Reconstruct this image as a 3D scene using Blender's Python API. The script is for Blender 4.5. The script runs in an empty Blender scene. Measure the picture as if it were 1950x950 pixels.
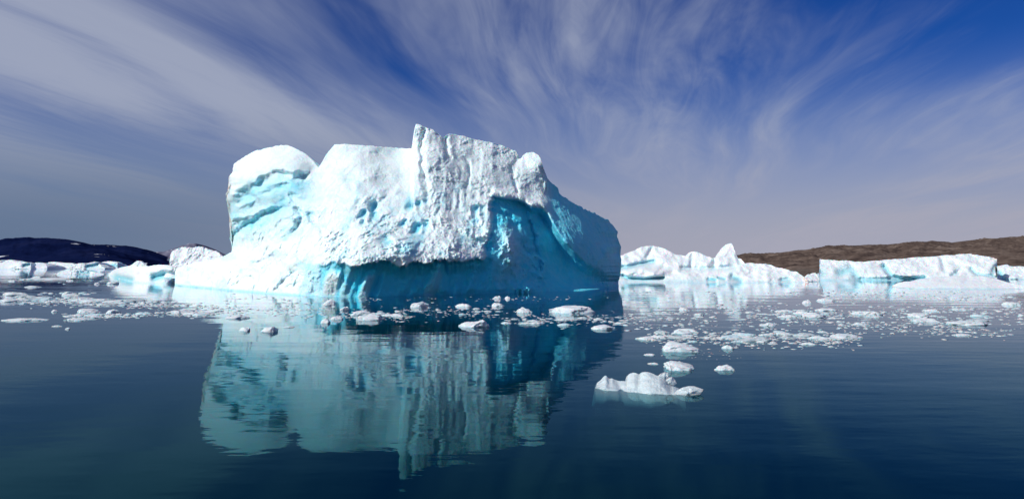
import bpy, bmesh, math, random
import numpy as np
from mathutils import Vector

random.seed(7)
RNG = np.random.RandomState(11)
scene = bpy.context.scene
COL = scene.collection

# ------------------------------------------------------------------ camera
F = 1300.0                       # focal length, photo pixels
PITCH = math.radians(18.0)       # wide lens tilted up a little, frame cropped below the axis
HORIZON = 502.0
U0 = 975.0
V0 = HORIZON - F * math.tan(PITCH)
CAM_Z = 3.0
CP, SP = math.cos(PITCH), math.sin(PITCH)
cam_d = bpy.data.cameras.new('camera')
cam = bpy.data.objects.new('camera', cam_d)
COL.objects.link(cam)
cam.location = (0, 0, CAM_Z)
cam.rotation_euler = (math.pi / 2 + PITCH, 0, 0)
cam_d.sensor_width = 36.0
cam_d.lens = F / 1950.0 * 36.0
cam_d.shift_y = -(475.0 - V0) / 1950.0
cam_d.clip_start = 0.1
cam_d.clip_end = 60000
scene.camera = cam


def survey(u, v, Y):
    """world point measured at bearing (u, v) and distance Y"""
    t = -(np.asarray(v, float) - V0) / F
    dy = CP - t * SP
    dz = SP + t * CP
    k = Y / dy
    return (np.asarray(u, float) - U0) / F * k, Y + 0 * k, CAM_Z + dz * k


def water_dist(v):
    t = -(np.asarray(v, float) - V0) / F
    return -CAM_Z * (CP - t * SP) / (SP + t * CP)


# ------------------------------------------------------------------ noise
_P = RNG.permutation(4096).astype(np.int64)
_G = RNG.normal(size=(4096, 3))
_G /= np.linalg.norm(_G, axis=1)[:, None]


def _h(i, j, k):
    return _P[(_P[(_P[i & 4095] + j) & 4095] + k) & 4095]


def perlin(x, y, z):
    x, y, z = np.broadcast_arrays(x, y, z)
    xi, yi, zi = np.floor(x).astype(np.int64), np.floor(y).astype(np.int64), np.floor(z).astype(np.int64)
    xf, yf, zf = x - xi, y - yi, z - zi
    fu, fv, fw = [f * f * f * (f * (f * 6 - 15) + 10) for f in (xf, yf, zf)]
    out = 0
    for a in (0, 1):
        for b in (0, 1):
            for c in (0, 1):
                g = _G[_h(xi + a, yi + b, zi + c)]
                d = g[..., 0] * (xf - a) + g[..., 1] * (yf - b) + g[..., 2] * (zf - c)
                out = out + d * (fu if a else 1 - fu) * (fv if b else 1 - fv) * (fw if c else 1 - fw)
    return out * 1.5


def fbm(x, y, z, octaves=4, gain=0.5, ridged=False):
    s, a, n = 0, 1.0, 0.0
    for o in range(octaves):
        p = perlin(x * 2 ** o + 17.3 * o, y * 2 ** o - 9.1 * o, z * 2 ** o + 4.7 * o)
        if ridged:
            p = 1 - 2 * np.abs(p)
        s = s + a * p
        n += a
        a *= gain
    return s / n


def cells(x, y, z, seed=0):
    """distance to the nearest feature point of a jittered grid"""
    x, y, z = np.broadcast_arrays(x, y, z)
    xi, yi, zi = np.floor(x).astype(np.int64), np.floor(y).astype(np.int64), np.floor(z).astype(np.int64)
    best = np.full(x.shape, 9.0)
    for a in (-1, 0, 1):
        for b in (-1, 0, 1):
            for c in (-1, 0, 1):
                h = _h(xi + a + seed, yi + b, zi + c)
                j = _G[h] * 0.45 + 0.5
                d = np.sqrt((xi + a + j[..., 0] - x) ** 2 + (yi + b + j[..., 1] - y) ** 2 + (zi + c + j[..., 2] - z) ** 2)
                best = np.minimum(best, d)
    return best


def smooth(a, b, x):
    t = np.clip((x - a) / (b - a), 0, 1)
    return t * t * (3 - 2 * t)


def poly(pts, x):
    p = np.array(pts, float)
    return np.interp(x, p[:, 0], p[:, 1])


def near(pts, u, v):
    """distance in pixels to a polyline"""
    best = np.full(np.broadcast(u, v).shape, 1e9)
    for (ax, ay), (bx, by) in zip(pts[:-1], pts[1:]):
        dx, dy = bx - ax, by - ay
        t = np.clip(((u - ax) * dx + (v - ay) * dy) / (dx * dx + dy * dy), 0, 1)
        best = np.minimum(best, np.hypot(u - ax - t * dx, v - ay - t * dy))
    return best


class Plate:
    """thin plate spline through (u, v, offset) stations"""
    def __init__(self, pts, reg=0.02):
        p = np.array(pts, float)
        self.c = p[:, :2] / 100.0
        n = len(p)
        K = self.k(self.c, self.c) + np.eye(n) * reg
        A = np.hstack([np.ones((n, 1)), self.c])
        M = np.block([[K, A], [A.T, np.zeros((3, 3))]])
        self.w = np.linalg.solve(M, np.concatenate([p[:, 2], np.zeros(3)]))

    @staticmethod
    def k(a, b):
        d = ((a[:, None, :] - b[None, :, :]) ** 2).sum(-1)
        return 0.5 * d * np.log(d + 1e-9)

    def __call__(self, u, v):
        sh = np.broadcast(u, v).shape
        q = np.stack([np.broadcast_to(u, sh).ravel(), np.broadcast_to(v, sh).ravel()], 1) / 100.0
        r = self.k(q, self.c) @ self.w[:-3] + self.w[-3] + q @ self.w[-2:]
        return r.reshape(sh)


# ------------------------------------------------------------------ materials
def mat(name):
    m = bpy.data.materials.new(name)
    m.use_nodes = True
    m.node_tree.nodes.clear()
    return m, m.node_tree.nodes, m.node_tree.links


def node(ns, kind, **kw):
    n = ns.new(kind)
    for k, v in kw.items():
        if k.startswith('i_'):
            n.inputs[k[2:].replace('_', ' ')].default_value = v
        else:
            setattr(n, k, v)
    return n


def ice_material(name, snow, ice, radius, scale, bump, fine, sss=1.0, rough=0.55):
    m, ns, ln = mat(name)
    out = node(ns, 'ShaderNodeOutputMaterial')
    bs = node(ns, 'ShaderNodeBsdfPrincipled')
    ln.new(bs.outputs[0], out.inputs['Surface'])
    geo = node(ns, 'ShaderNodeTexCoord')
    at = node(ns, 'ShaderNodeAttribute', attribute_name='bare_ice_and_shade')
    # patchy edge between packed snow and blue tint (bare ice and painted shade)
    n1 = node(ns, 'ShaderNodeTexNoise', i_Scale=0.9 / fine, i_Detail=6.0, i_Roughness=0.6)
    ln.new(geo.outputs['Object'], n1.inputs['Vector'])
    ad = node(ns, 'ShaderNodeMath', operation='MULTIPLY_ADD')
    ln.new(n1.outputs['Fac'], ad.inputs[0]); ad.inputs[1].default_value = 0.4
    sb = node(ns, 'ShaderNodeMath', operation='ADD'); sb.inputs[1].default_value = -0.2
    ln.new(at.outputs['Fac'], ad.inputs[2]); ln.new(ad.outputs[0], sb.inputs[0])
    cl = node(ns, 'ShaderNodeClamp'); ln.new(sb.outputs[0], cl.inputs[0])
    mx = node(ns, 'ShaderNodeMix', data_type='RGBA')
    mx.inputs['A'].default_value = (*snow, 1); mx.inputs['B'].default_value = (*ice, 1)
    ln.new(cl.outputs[0], mx.inputs['Factor'])
    # faint dirt and density banding
    n3 = node(ns, 'ShaderNodeTexNoise', i_Scale=2.3 / fine, i_Detail=8.0, i_Roughness=0.7)
    ln.new(geo.outputs['Object'], n3.inputs['Vector'])
    mr = node(ns, 'ShaderNodeMapRange'); mr.inputs['From Min'].default_value = 0.3; mr.inputs['From Max'].default_value = 0.7
    mr.inputs['To Min'].default_value = 0.93; mr.inputs['To Max'].default_value = 1.0
    ln.new(n3.outputs['Fac'], mr.inputs['Value'])
    mu = node(ns, 'ShaderNodeMix', data_type='RGBA', blend_type='MULTIPLY'); mu.inputs['Factor'].default_value = 1
    ln.new(mx.outputs['Result'], mu.inputs['A']); ln.new(mr.outputs[0], mu.inputs['B'])
    ln.new(mu.outputs['Result'], bs.inputs['Base Color'])
    bs.inputs['Roughness'].default_value = rough
    bs.inputs['IOR'].default_value = 1.31
    bs.inputs['Specular IOR Level'].default_value = 0.3
    bs.inputs['Subsurface Weight'].default_value = sss
    bs.inputs['Subsurface Radius'].default_value = radius
    bs.inputs['Subsurface Scale'].default_value = scale
    if bump > 0:
        n2 = node(ns, 'ShaderNodeTexNoise', i_Scale=4.0 / fine, i_Detail=7.0, i_Roughness=0.65)
        ln.new(geo.outputs['Object'], n2.inputs['Vector'])
        bp = node(ns, 'ShaderNodeBump'); bp.inputs['Strength'].default_value = bump
        bp.inputs['Distance'].default_value = 0.25 * fine
        ln.new(n2.outputs['Fac'], bp.inputs['Height']); ln.new(bp.outputs[0], bs.inputs['Normal'])
    return m


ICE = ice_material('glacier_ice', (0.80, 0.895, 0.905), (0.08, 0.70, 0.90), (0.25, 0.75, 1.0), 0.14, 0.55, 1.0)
FARICE = ice_material('far_glacier_ice', (0.84, 0.895, 0.905), (0.22, 0.60, 0.70), (0.25, 0.75, 1.0), 0.12, 0.45, 1.4)
BRASH = ice_material('brash_ice', (0.68, 0.71, 0.73), (0.40, 0.62, 0.70), (0.3, 0.8, 1.0), 0.06, 0.5, 0.12)
CLEAR = ice_material('wet_clear_ice', (0.60, 0.67, 0.69), (0.50, 0.66, 0.70), (0.6, 0.85, 1.0), 0.10, 0.5, 0.10, rough=0.12)


# ------------------------------------------------------------------ object helpers
def tag(o, label=None, cat=None, group=None, kind=None):
    if label: o['label'] = label
    if cat: o['category'] = cat
    if group: o['group'] = group
    if kind: o['kind'] = kind
    return o


def mesh_from(name, verts, faces, material, attrs=None, smooth_faces=True):
    me = bpy.data.meshes.new(name)
    me.from_pydata(verts, [], faces)
    me.update()
    if attrs:
        for k, a in attrs.items():
            la = me.attributes.new(k, 'FLOAT', 'POINT')
            la.data.foreach_set('value', np.ascontiguousarray(a, dtype=np.float32))
    if smooth_faces:
        me.polygons.foreach_set('use_smooth', np.ones(len(me.polygons), bool))
    if material: me.materials.append(material)
    return me


def link(name, me, loc=(0, 0, 0), parent=None):
    o = bpy.data.objects.new(name, me)
    COL.objects.link(o)
    o.location = loc
    if parent: o.parent = parent
    return o


def ring_body(X, Y, Z, B):
    """columns of closed profiles -> watertight body. arrays (columns, rows)"""
    nc, nr = X.shape
    idx = np.arange(nc * nr).reshape(nc, nr)
    a = idx[:-1, :]; b = idx[1:, :]
    a2 = np.roll(a, -1, axis=1); b2 = np.roll(b, -1, axis=1)
    quads = np.stack([a, b, b2, a2], -1).reshape(-1, 4)
    faces = quads.tolist()
    faces.append(idx[0, :].tolist())
    faces.append(idx[-1, ::-1].tolist())
    V = np.stack([X, Y, Z], -1).reshape(-1, 3)
    return V, faces, B.reshape(-1)


def berg(name, outline, waterline, step, rows, depth, thick, material, rough=1.0, grain=1.0, extra=None,
         warp=None, split=None, ragged=1.0, back_rows=16, keel=1.2, thick_p=0.5, dz_noise=0.0):
    """a floating ice body: surveyed skyline and waterline, depth(u, v, tau) gives each station's distance
    behind its waterline in metres, thick the body's front-to-back size"""
    s0, s1 = outline[0][0], outline[-1][0]
    n = max(int((s1 - s0) / step) + 1, 8)
    s = np.linspace(s0, s1, n)
    top = poly(outline, s)
    wat = poly(waterline, s)
    sg = 16.0 / max((s1 - s0) / (n - 1), .1)
    kx = np.arange(-int(3 * sg), int(3 * sg) + 1)
    kw = np.exp(-0.5 * (kx / sg) ** 2); kw /= kw.sum()
    pad = len(kx) // 2
    lo = 2 * wat[0] - wat[1:pad + 1][::-1] if pad < n else np.full(pad, wat[0])
    hi = 2 * wat[-1] - wat[-pad - 1:-1][::-1] if pad < n else np.full(pad, wat[-1])
    wat = np.convolve(np.concatenate([lo, wat, hi]), kw, 'valid')
    if ragged:
        top = top + ragged * (1.3 * fbm(s / 14.0, 0 * s + outline[0][0], 0 * s, 4, .6) + 0.5 * perlin(s / 3.1, 0 * s, 0 * s + 2))
    top = np.minimum(top, wat - 0.6)
    tau = np.linspace(0, 1, rows)
    if split is None:
        v = wat[:, None] + (top - wat)[:, None] * tau[None, :]
    else:
        kf, sp = split(s, top, wat)
        t = tau[None, :]
        v = np.where(t < kf, wat[:, None] + (sp - wat)[:, None] * t / kf, sp[:, None] + (top - sp)[:, None] * (t - kf) / (1 - kf))
    S = np.repeat(s[:, None], rows, 1)
    T = np.clip((wat[:, None] - v) / (wat - top)[:, None], 0, 1)
    U = S if warp is None else S + warp(S, v)
    Yw = water_dist(wat)[:, None]
    off, bare = depth(U, v, T)
    Y = Yw + off
    X, Y, Z = survey(U, v, Y)
    # roughness of the ice, worked in metres
    g = grain
    if np.isscalar(rough): R = rough + 0 * Y
    else: R = rough
    if callable(rough): R = rough(U, v, T)
    big = fbm(X / (4.5 * g), Z / (4.5 * g), Y / (4.5 * g), 3)
    wx = 0.9 * perlin(X / (2.1 * g), Z / (2.1 * g), 7.7 + 0 * X); wz = 0.9 * perlin(X / (2.3 * g), Z / (2.3 * g), 1.7 + 0 * X)
    R = R * (0.55 + 0.9 * smooth(-.25, .35, fbm(X / (3.4 * g) + 9, Z / (2.6 * g), 0 * X, 2)))
    med = fbm(X / (1.5 * g) + 31 + wx, Z / (2.1 * g) + wz, Y / (1.5 * g), 4, 0.5, True)
    fin = fbm(X / (0.45 * g) + 7, Z / (0.5 * g), Y / (0.45 * g) + 5, 3, 0.6)
    vf = fbm(X / (0.2 * g) + 3, Z / (0.22 * g), Y / (0.2 * g), 2, 0.6)
    bl = fbm(X / (2.6 * g) - 11 + 1.3 * wx, Z / (1.7 * g) + X / (4.0 * g) + wz, Y / (2.6 * g), 3, 0.5, True)
    rf = fbm(X / (0.55 * g) + wx, Z / (0.75 * g) + wz, Y / (0.55 * g), 3, 0.6, True)
    sc = cells(X / (0.95 * g) + .6 * wx, Z / (1.3 * g) + .6 * wz, Y / (0.95 * g) + 4)
    dY = g * (0.8 * big + R * (-0.30 * (med - 0.25) - 0.26 * (bl - .3) + 0.24 * (.55 - sc) - 0.17 * rf + 0.12 * fin + 0.08 * vf))
    fade = smooth(0, 0.04, T)
    Y2 = Y + dY * (0.35 + 0.65 * fade)
    X, Y2, Z2 = survey(U, v, Y2)
    Z = Z2
    if dz_noise:
        Z = Z + dz_noise * g * fin * smooth(0.75, 1.0, T) + 0.5 * dz_noise * g * med * smooth(0.9, 1.0, T)
    Y = Y2
    if extra is not None:
        bare = extra(U, v, T, X, Y, Z, bare)
    # keel below the water, then the far side
    cx = 0.5 * (X[0, 0] + X[-1, 0])
    c = np.clip((s - s0) / (s1 - s0), 0, 1)
    env = np.maximum(np.power(np.clip(1 - (2 * c - 1) ** 2, 0, 1), thick_p), 0.06)[:, None]
    th = thick * env
    fk = np.linspace(1, 0.15, 5)[None, :]
    Xk = np.repeat(X[:, :1], 5, 1); Yk = Y[:, :1] + keel * (1.3 * fk ** 2 - .45 * np.sin(fk * math.pi)); Zk = Z[:, :1] - keel * fk * (0.75 + 0.5 * perlin(X[:, :1] / (3 * g), 0.7, 0.2))
    Zk = np.minimum(Zk, -0.02)
    fb = np.linspace(0, 1, back_rows + 1)[None, 1:]
    Xt, Yt, Zt = X[:, -1:], Y[:, -1:], Z[:, -1:]
    Xb = Xt + (cx - Xt) * 0.12 * fb
    Yb = Yt + th * fb
    Zb = Zt * (1 - fb ** 2.4) - keel * fb ** 2.4
    nb = fbm(Xb / (3 * g), Yb / (3 * g), Zb / (3 * g) + 50, 3)
    Zb = Zb - np.abs(nb) * 0.7 * g * np.sin(fb * math.pi) * np.clip(Zt / 3, 0, 1)
    XX = np.hstack([Xk, X, Xb]); YY = np.hstack([Yk, Y, Yb]); ZZ = np.hstack([Zk, Z, Zb])
    BB = np.hstack([np.repeat(bare[:, :1], 5, 1), bare, 0.1 + 0 * Xb])
    V, faces, B = ring_body(XX, YY, ZZ, np.clip(BB, 0, 1.2))
    base = np.array([cx, float(Y[:, 0].mean()), 0.0])
    me = mesh_from(name, (V - base).tolist(), faces, material, {'bare_ice_and_shade': B})
    return link(name, me, base.tolist())


# ------------------------------------------------------------------ the big iceberg
TOP = [(333, 517), (338, 512), (345, 508), (370, 500), (400, 494), (425, 489), (440, 480), (441.5, 478), (443.5, 400), (446, 349), (449, 330), (455, 312),
       (468, 303), (482, 293), (488, 288), (500, 285.5), (520, 280), (536, 276.5), (543, 275.5), (552, 278), (562, 283), (572, 288), (582, 293), (590, 300), (597, 308),
       (606, 320), (613, 309), (619, 299), (628, 287), (637, 275.5), (660, 275), (672, 276), (700, 278), (740, 281), (775, 283.5), (784, 283), (786.5, 262),
       (789, 246), (792, 236), (797, 237), (805, 241), (815, 245), (825, 248), (832, 253), (838, 258), (842, 262), (846, 262), (850, 257), (856, 255.5), (866, 256), (880, 259),
       (900, 265), (920, 269), (940, 273), (955, 277), (965, 281), (975, 286), (982, 287), (986, 294), (990, 303), (994, 301), (997, 295), (1003, 291.5), (1012, 290.5), (1018, 291), (1026, 296), (1030, 303),
       (1033, 314), (1037, 325), (1042, 338), (1047, 346), (1056, 353), (1063, 359), (1065, 368), (1070, 373), (1077, 377), (1085, 385), (1094, 389),
       (1104, 394), (1112, 400), (1120, 402), (1130, 407), (1140, 411), (1148, 416), (1156, 420), (1163, 426), (1170, 436), (1175, 446), (1178, 456), (1180, 470)]
WAT = [(333, 543), (350, 545), (400, 549), (440, 553), (500, 558), (560, 562), (620, 564), (680, 565.5), (760, 564), (800, 562.5), (860, 561), (930, 559),
       (1000, 556.5), (1050, 554.5), (1100, 553), (1130, 551), (1160, 548), (1180, 545)]
ST = [(340, 540, 0), (340, 515, 3), (400, 547, 0), (400, 520, 2.5), (400, 497, 6), (440, 550, 0), (440, 520, 3), (440, 485, 6.5),
      (455, 470, 7.5), (450, 420, 9.0), (450, 370, 8.5), (436, 350, 9.0), (470, 335, 8.6), (500, 330, 9.0), (500, 300, 11), (543, 282, 14), (470, 312, 11), (560, 330, 10), (600, 322, 14),
      (480, 400, 9.0), (530, 420, 7.8), (560, 400, 8.2), (560, 450, 6), (590, 360, 11), (500, 460, 6.5),
      (500, 485, 5), (500, 520, 2.5), (500, 555, 0), (560, 560, 0), (560, 520, 1.8), (560, 490, 3.0),
      (640, 280, 16), (700, 282, 16), (770, 286, 15), (640, 340, 12), (700, 350, 11), (760, 350, 10), (640, 400, 8.2), (700, 415, 6.6), (640, 440, 5.2), (760, 420, 5.6),
      (600, 478, 2.2), (640, 470, 1.6), (700, 468, -.4), (780, 466, -1.0), (860, 466, -.8), (920, 460, .8), (700, 440, 3.2), (800, 440, 2.6), (880, 440, 2.2),
      (600, 495, 1.0), (640, 494, -1.0), (720, 495, -2.1), (800, 496, -2.4), (880, 495, -2.1), (935, 488, -.8),
      (640, 562, 0), (720, 563, 0), (800, 561, 0), (900, 558, 0),
      (800, 242, 13.5), (800, 300, 10.3), (800, 380, 6.4), (860, 262, 13.5), (860, 320, 9.4), (860, 400, 5), (940, 278, 13), (940, 320, 9.6), (1000, 298, 11), (1000, 340, 8.0),
      (1010, 375, 6.2), (930, 400, 4.8), (900, 430, 3.0), (930, 440, 1.6),
      (1028, 310, 8.0), (1032, 385, 5.2), (1060, 372, 7.5), (1060, 425, 2.6), (1075, 447, 1.5), (1100, 472, .9), (1100, 400, 8.0), (1110, 440, 3.6), (1150, 425, 9), (1175, 470, 6), (1140, 480, 1.6), (1110, 494, .5), (1150, 512, .6), (1178, 510, 1.2), (1176, 542, .1),
      (960, 552, 0), (1050, 550, 0), (1110, 550, 0), (1000, 500, .6), (960, 470, .8), (1050, 500, .8), (1110, 515, .8)]
_s = np.arange(333.0, 1180.5, 1.0)
_t = poly(TOP, _s)
_k = np.exp(-0.5 * (np.arange(-14, 15) / 5.0) ** 2); _k /= _k.sum()
_sm = np.convolve(np.pad(_t, 14, 'edge'), _k, 'valid')
_m = smooth(462, 476, _s) * (1 - smooth(586, 596, _s)) + smooth(655, 665, _s) * (1 - smooth(755, 765, _s))
_t = _t * (1 - _m) + _sm * _m
_t = _t - 5.0 * np.abs(perlin(_s / 5.0, 0 * _s, 0.3 + 0 * _s)) * smooth(1066, 1085, _s) * (1 - smooth(1150, 1170, _s)) - 1.2 * np.abs(perlin(_s / 7.0, 0 * _s, 4.3 + 0 * _s)) * smooth(470, 500, _s)
TOP = list(zip(_s.tolist(), _t.tolist()))
PLATE = Plate(ST)
RIM = [(925, 378), (940, 372), (960, 376), (985, 379), (1000, 384), (1012, 392), (1030, 392), (1042, 402), (1060, 434), (1075, 455), (1095, 478), (1115, 495), (1150, 514), (1180, 523)]
LIP = [(520, 505), (560, 492), (600, 494), (640, 500), (700, 501), (760, 502), (840, 500), (900, 499), (935, 494), (948, 478), (960, 470)]


def big_depth(u, v, T):
    wat = poly(WAT, u)
    off = PLATE(u, v)
    bare = np.zeros_like(off)  # blue tint: bare ice plus painted shade of recesses and right face
    # sculpted left tower: hollow beneath the snow cap, curled ribs
    wu = u + 5 * perlin(u / 17.0, v / 17.0, 3.7) + 2 * perlin(u / 6.0, v / 6.0, .7)
    wv = v + 5 * perlin(u / 17.0, v / 17.0, 9.7) + 2 * perlin(u / 6.0, v / 6.0, 5.7)
    am = 0.9 + 0.9 * perlin(u / 22.0, v / 22.0, 1.9)
    for pts, amp, w in (
            ([(436, 402), (452, 380), (475, 360), (510, 340), (540, 331), (575, 336)], 1.3, 10),
            ([(440, 372), (468, 350), (505, 331), (545, 322), (580, 326)], -0.5, 7),
            ([(446, 416), (475, 410), (500, 402), (530, 392), (548, 385)], -0.9, 5),
            ([(444, 398), (470, 390), (492, 378)], -0.5, 5),
            ([(446, 452), (462, 434), (485, 420), (512, 408), (540, 390)], 1.7, 9), ([(455, 385), (470, 372), (486, 380), (478, 394)], .8, 5), ([(448, 436), (466, 424), (484, 414)], -.7, 4),
            ([(495, 372), (520, 360), (545, 352)], .5, 5), ([(520, 440), (534, 425), (550, 418)], .5, 5), ([(566, 400), (578, 412), (570, 430)], .9, 6), ([(590, 410), (604, 425), (612, 445)], .6, 5),
            ([(440, 470), (448, 440), (452, 425)], 1.2, 9),
            ([(462, 452), (475, 438), (500, 420), (525, 407)], -0.5, 6),
            ([(545, 455), (560, 440), (572, 428)], 1.0, 8),
            ([(552, 372), (585, 395), (600, 430)], 0.5, 6),
            ([(446, 546), (462, 537), (476, 530)], 0.7, 5), ([(528, 548), (545, 532), (560, 520)], 0.8, 5),
            ([(480, 505), (500, 498), (520, 490)], 0.6, 5), ([(520, 500), (545, 520), (575, 505)], 0.5, 8),
            ([(1000, 405), (1012, 440), (1022, 475), (1030, 505), (1032, 520)], 1.1, 4),
            ([(1022, 485), (1036, 505), (1030, 525)], -1.2, 4),
            ([(968, 410), (985, 440), (1000, 480)], 0.7, 7),
            ([(806, 250), (802, 290), (806, 330), (815, 370)], 0.7, 5), ([(888, 300), (896, 330), (890, 360)], 0.5, 4),
            ([(846, 262), (848, 280), (856, 300)], 0.6, 4), ([(985, 300), (978, 330), (985, 365)], 0.6, 5),
            ([(660, 352), (710, 330), (770, 318)], -0.3, 14), ([(640, 395), (700, 372), (760, 362)], -0.35, 10)):
        off = off + amp * am * np.exp(-(near(pts, wu, wv) / w) ** 2)
    bare = bare + 0.32 * np.exp(-(near([(440, 405), (470, 375), (520, 350), (570, 350)], u, v) / 24) ** 2)  # tint also paints the shadowed band in the hollows below the cap
    bare = bare + 0.34 * np.exp(-(near([(440, 465), (455, 435), (500, 415), (540, 392)], u, v) / 14) ** 2)
    bare = bare + 0.18 * smooth(455, 480, u) * (1 - smooth(560, 640, u)) * smooth(330, 360, v) * (1 - smooth(440, 470, v))
    bare = bare + 0.20 * smooth(-.05, .4, fbm(u / 34.0, v / 20.0, 2.2 + 0 * u, 4)) * (1 - smooth(640, 720, u)) * smooth(330, 400, v)
    el = u - poly([(340, 431), (360, 430), (400, 433), (440, 437), (478, 442)], v)
    off = off + 3.2 * np.exp(-np.clip(el, 0, None) / 8.0) * (1 - smooth(462, 480, v)) * (1 - smooth(500, 540, u))
    # central tower stands forward of the snow slope
    off = off + 1.6 * (1 - smooth(782, 789, u)) * smooth(700, 782, u) * (1 - smooth(320, 400, v))
    # alcove in the right part
    rim = poly(RIM, u)
    dv = v - rim
    edge_l = 934 + 4 * np.sin(v / 13.0) - 0.16 * np.clip(v - 400, 0, 90)
    edge_l = edge_l + 7 * perlin(v / 11.0, 0 * v, 4.2) + 3 * perlin(v / 4.0, 0 * v, 1.2)
    inside = smooth(0, 9, u - edge_l)
    reg = np.exp(-((u - 968 - .12 * (v - 468)) / 22) ** 2 - ((v - 470) / 40) ** 2)
    blob = np.clip(reg * (0.75 + 0.55 * fbm(u / 16.0, v / 24.0, 6.1 + 0 * u, 4, .6)), 0, 1)
    reg2 = np.exp(-((u - 1000) / 14) ** 2 - ((v - 552) / 9) ** 2)
    band = 5 + 26 * smooth(985, 1060, u) * (1 - 0.5 * smooth(1120, 1175, u))
    H = np.maximum(wat - rim, 4)
    rec = np.minimum(1.3 + 3.2 * smooth(950, 1095, u), .05 * H + 1.0 * smooth(960, 1000, 1960 - u)) * smooth(0, 1, dv / band) * (1 - np.clip(dv / H, 0, 1) ** (4 + 12 * smooth(1090, 1118, u)))
    off = off + inside * rec * (1 - 0.8 * blob) - 2.2 * inside * blob - 2.4 * reg2 * (.8 + .6 * perlin(u / 5.0, v / 7.0, 2.1)) - 2.0 * np.exp(-((u - 1156) / 7) ** 2 - ((v - 478) / 10) ** 2) - 0.9 * inside * np.exp(-((dv + 6) / 9.0) ** 2) * (1 - smooth(1030, 1070, u))
    bare = np.maximum(bare, 0.95 * inside * (1 - .8 * blob) * smooth(0, 6, dv) * (1 - smooth(1150, 1200, u) * 0.4))  # blue ice with the alcove's shade painted in, left off the lit patches
    # wave-cut notch below the crusted shelf
    lip = poly(LIP, u)
    wob = 24.0 * perlin(u / 47.0, 0.4 + 0 * u, 2.3) + 9.0 * np.abs(perlin(u / 19.0, 0 * u, 6.3)) + 4.0 * perlin(u / 11.0, 0 * u, 3.3) + 2.5 * perlin(u / 4.0, 0 * u, 8.8)
    dl = v - lip - wob
    A = smooth(545, 620, u) * 0.55 + 0.45 * smooth(660, 710, u)
    A = A * (1 - smooth(930, 962, u)) * (1 - .45 * smooth(.1, .5, perlin(u / 33.0, v / 120.0, 7.3)))
    col = smooth(0.05, 0.45, perlin(u / 26.0 + v / 90.0, v / 150.0, 5.5)) * (1 - .75 * smooth(670, 740, u)) * smooth(530, 570, u)
    A = A * (1 - 0.85 * col * smooth(12, 30, dl))
    wall = 0.9 * (1 - np.clip(dl / np.maximum(wat - lip, 4), 0, 1)) + 0.5 * perlin(u / 14 + v / 40, v / 60.0, 1.1) * (1 - T * 0.0)
    k = A * (0.45 * smooth(0, 7, dl) + 0.55 * smooth(2, 30, dl))
    off = off * (1 - k) + wall * k
    bare = np.maximum(bare, 1.15 * np.clip(A * 1.25, 0, 1) * smooth(-1, 5, dl))  # blue ice of the notch, deepened by painting in the cave's shade
    # washed ice along the waterline; blue shade painted on lower wall and right face
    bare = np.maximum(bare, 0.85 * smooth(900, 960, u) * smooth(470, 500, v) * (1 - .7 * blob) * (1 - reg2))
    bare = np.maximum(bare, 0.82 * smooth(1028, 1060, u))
    bare = np.maximum(bare, 0.5 * (1 - smooth(0, 6, wat - v)))
    return off, bare


def big_rough(u, v, T):
    snow = (1 - smooth(780, 800, u)) * (1 - smooth(380, 430, v))
    cap = (1 - smooth(600, 620, u)) * (1 - smooth(320, 345, v + 0.0 * u))
    r = 1.0 - 0.72 * snow
    r = r * (1 - 0.8 * cap)
    r = r * (1 - 0.15 * (1 - smooth(560, 640, u)) * smooth(470, 490, v))
    r = r * (1 - 0.42 * smooth(790, 810, u) * (1 - smooth(1020, 1050, u)) * (1 - smooth(370, 410, v)))
    r = r * (1 - 0.6 * smooth(1030, 1060, u) * (1 - smooth(1100, 1130, u)) - .2 * smooth(1100, 1130, u))
    crust = smooth(600, 660, u) * (1 - smooth(930, 960, u)) * smooth(420, 450, v) * (1 - smooth(490, 505, v))
    r = r + 0.55 * crust
    r = r * (1 - 0.45 * smooth(600, 640, u) * (1 - smooth(940, 960, u)) * smooth(505, 515, v))
    return r


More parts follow.
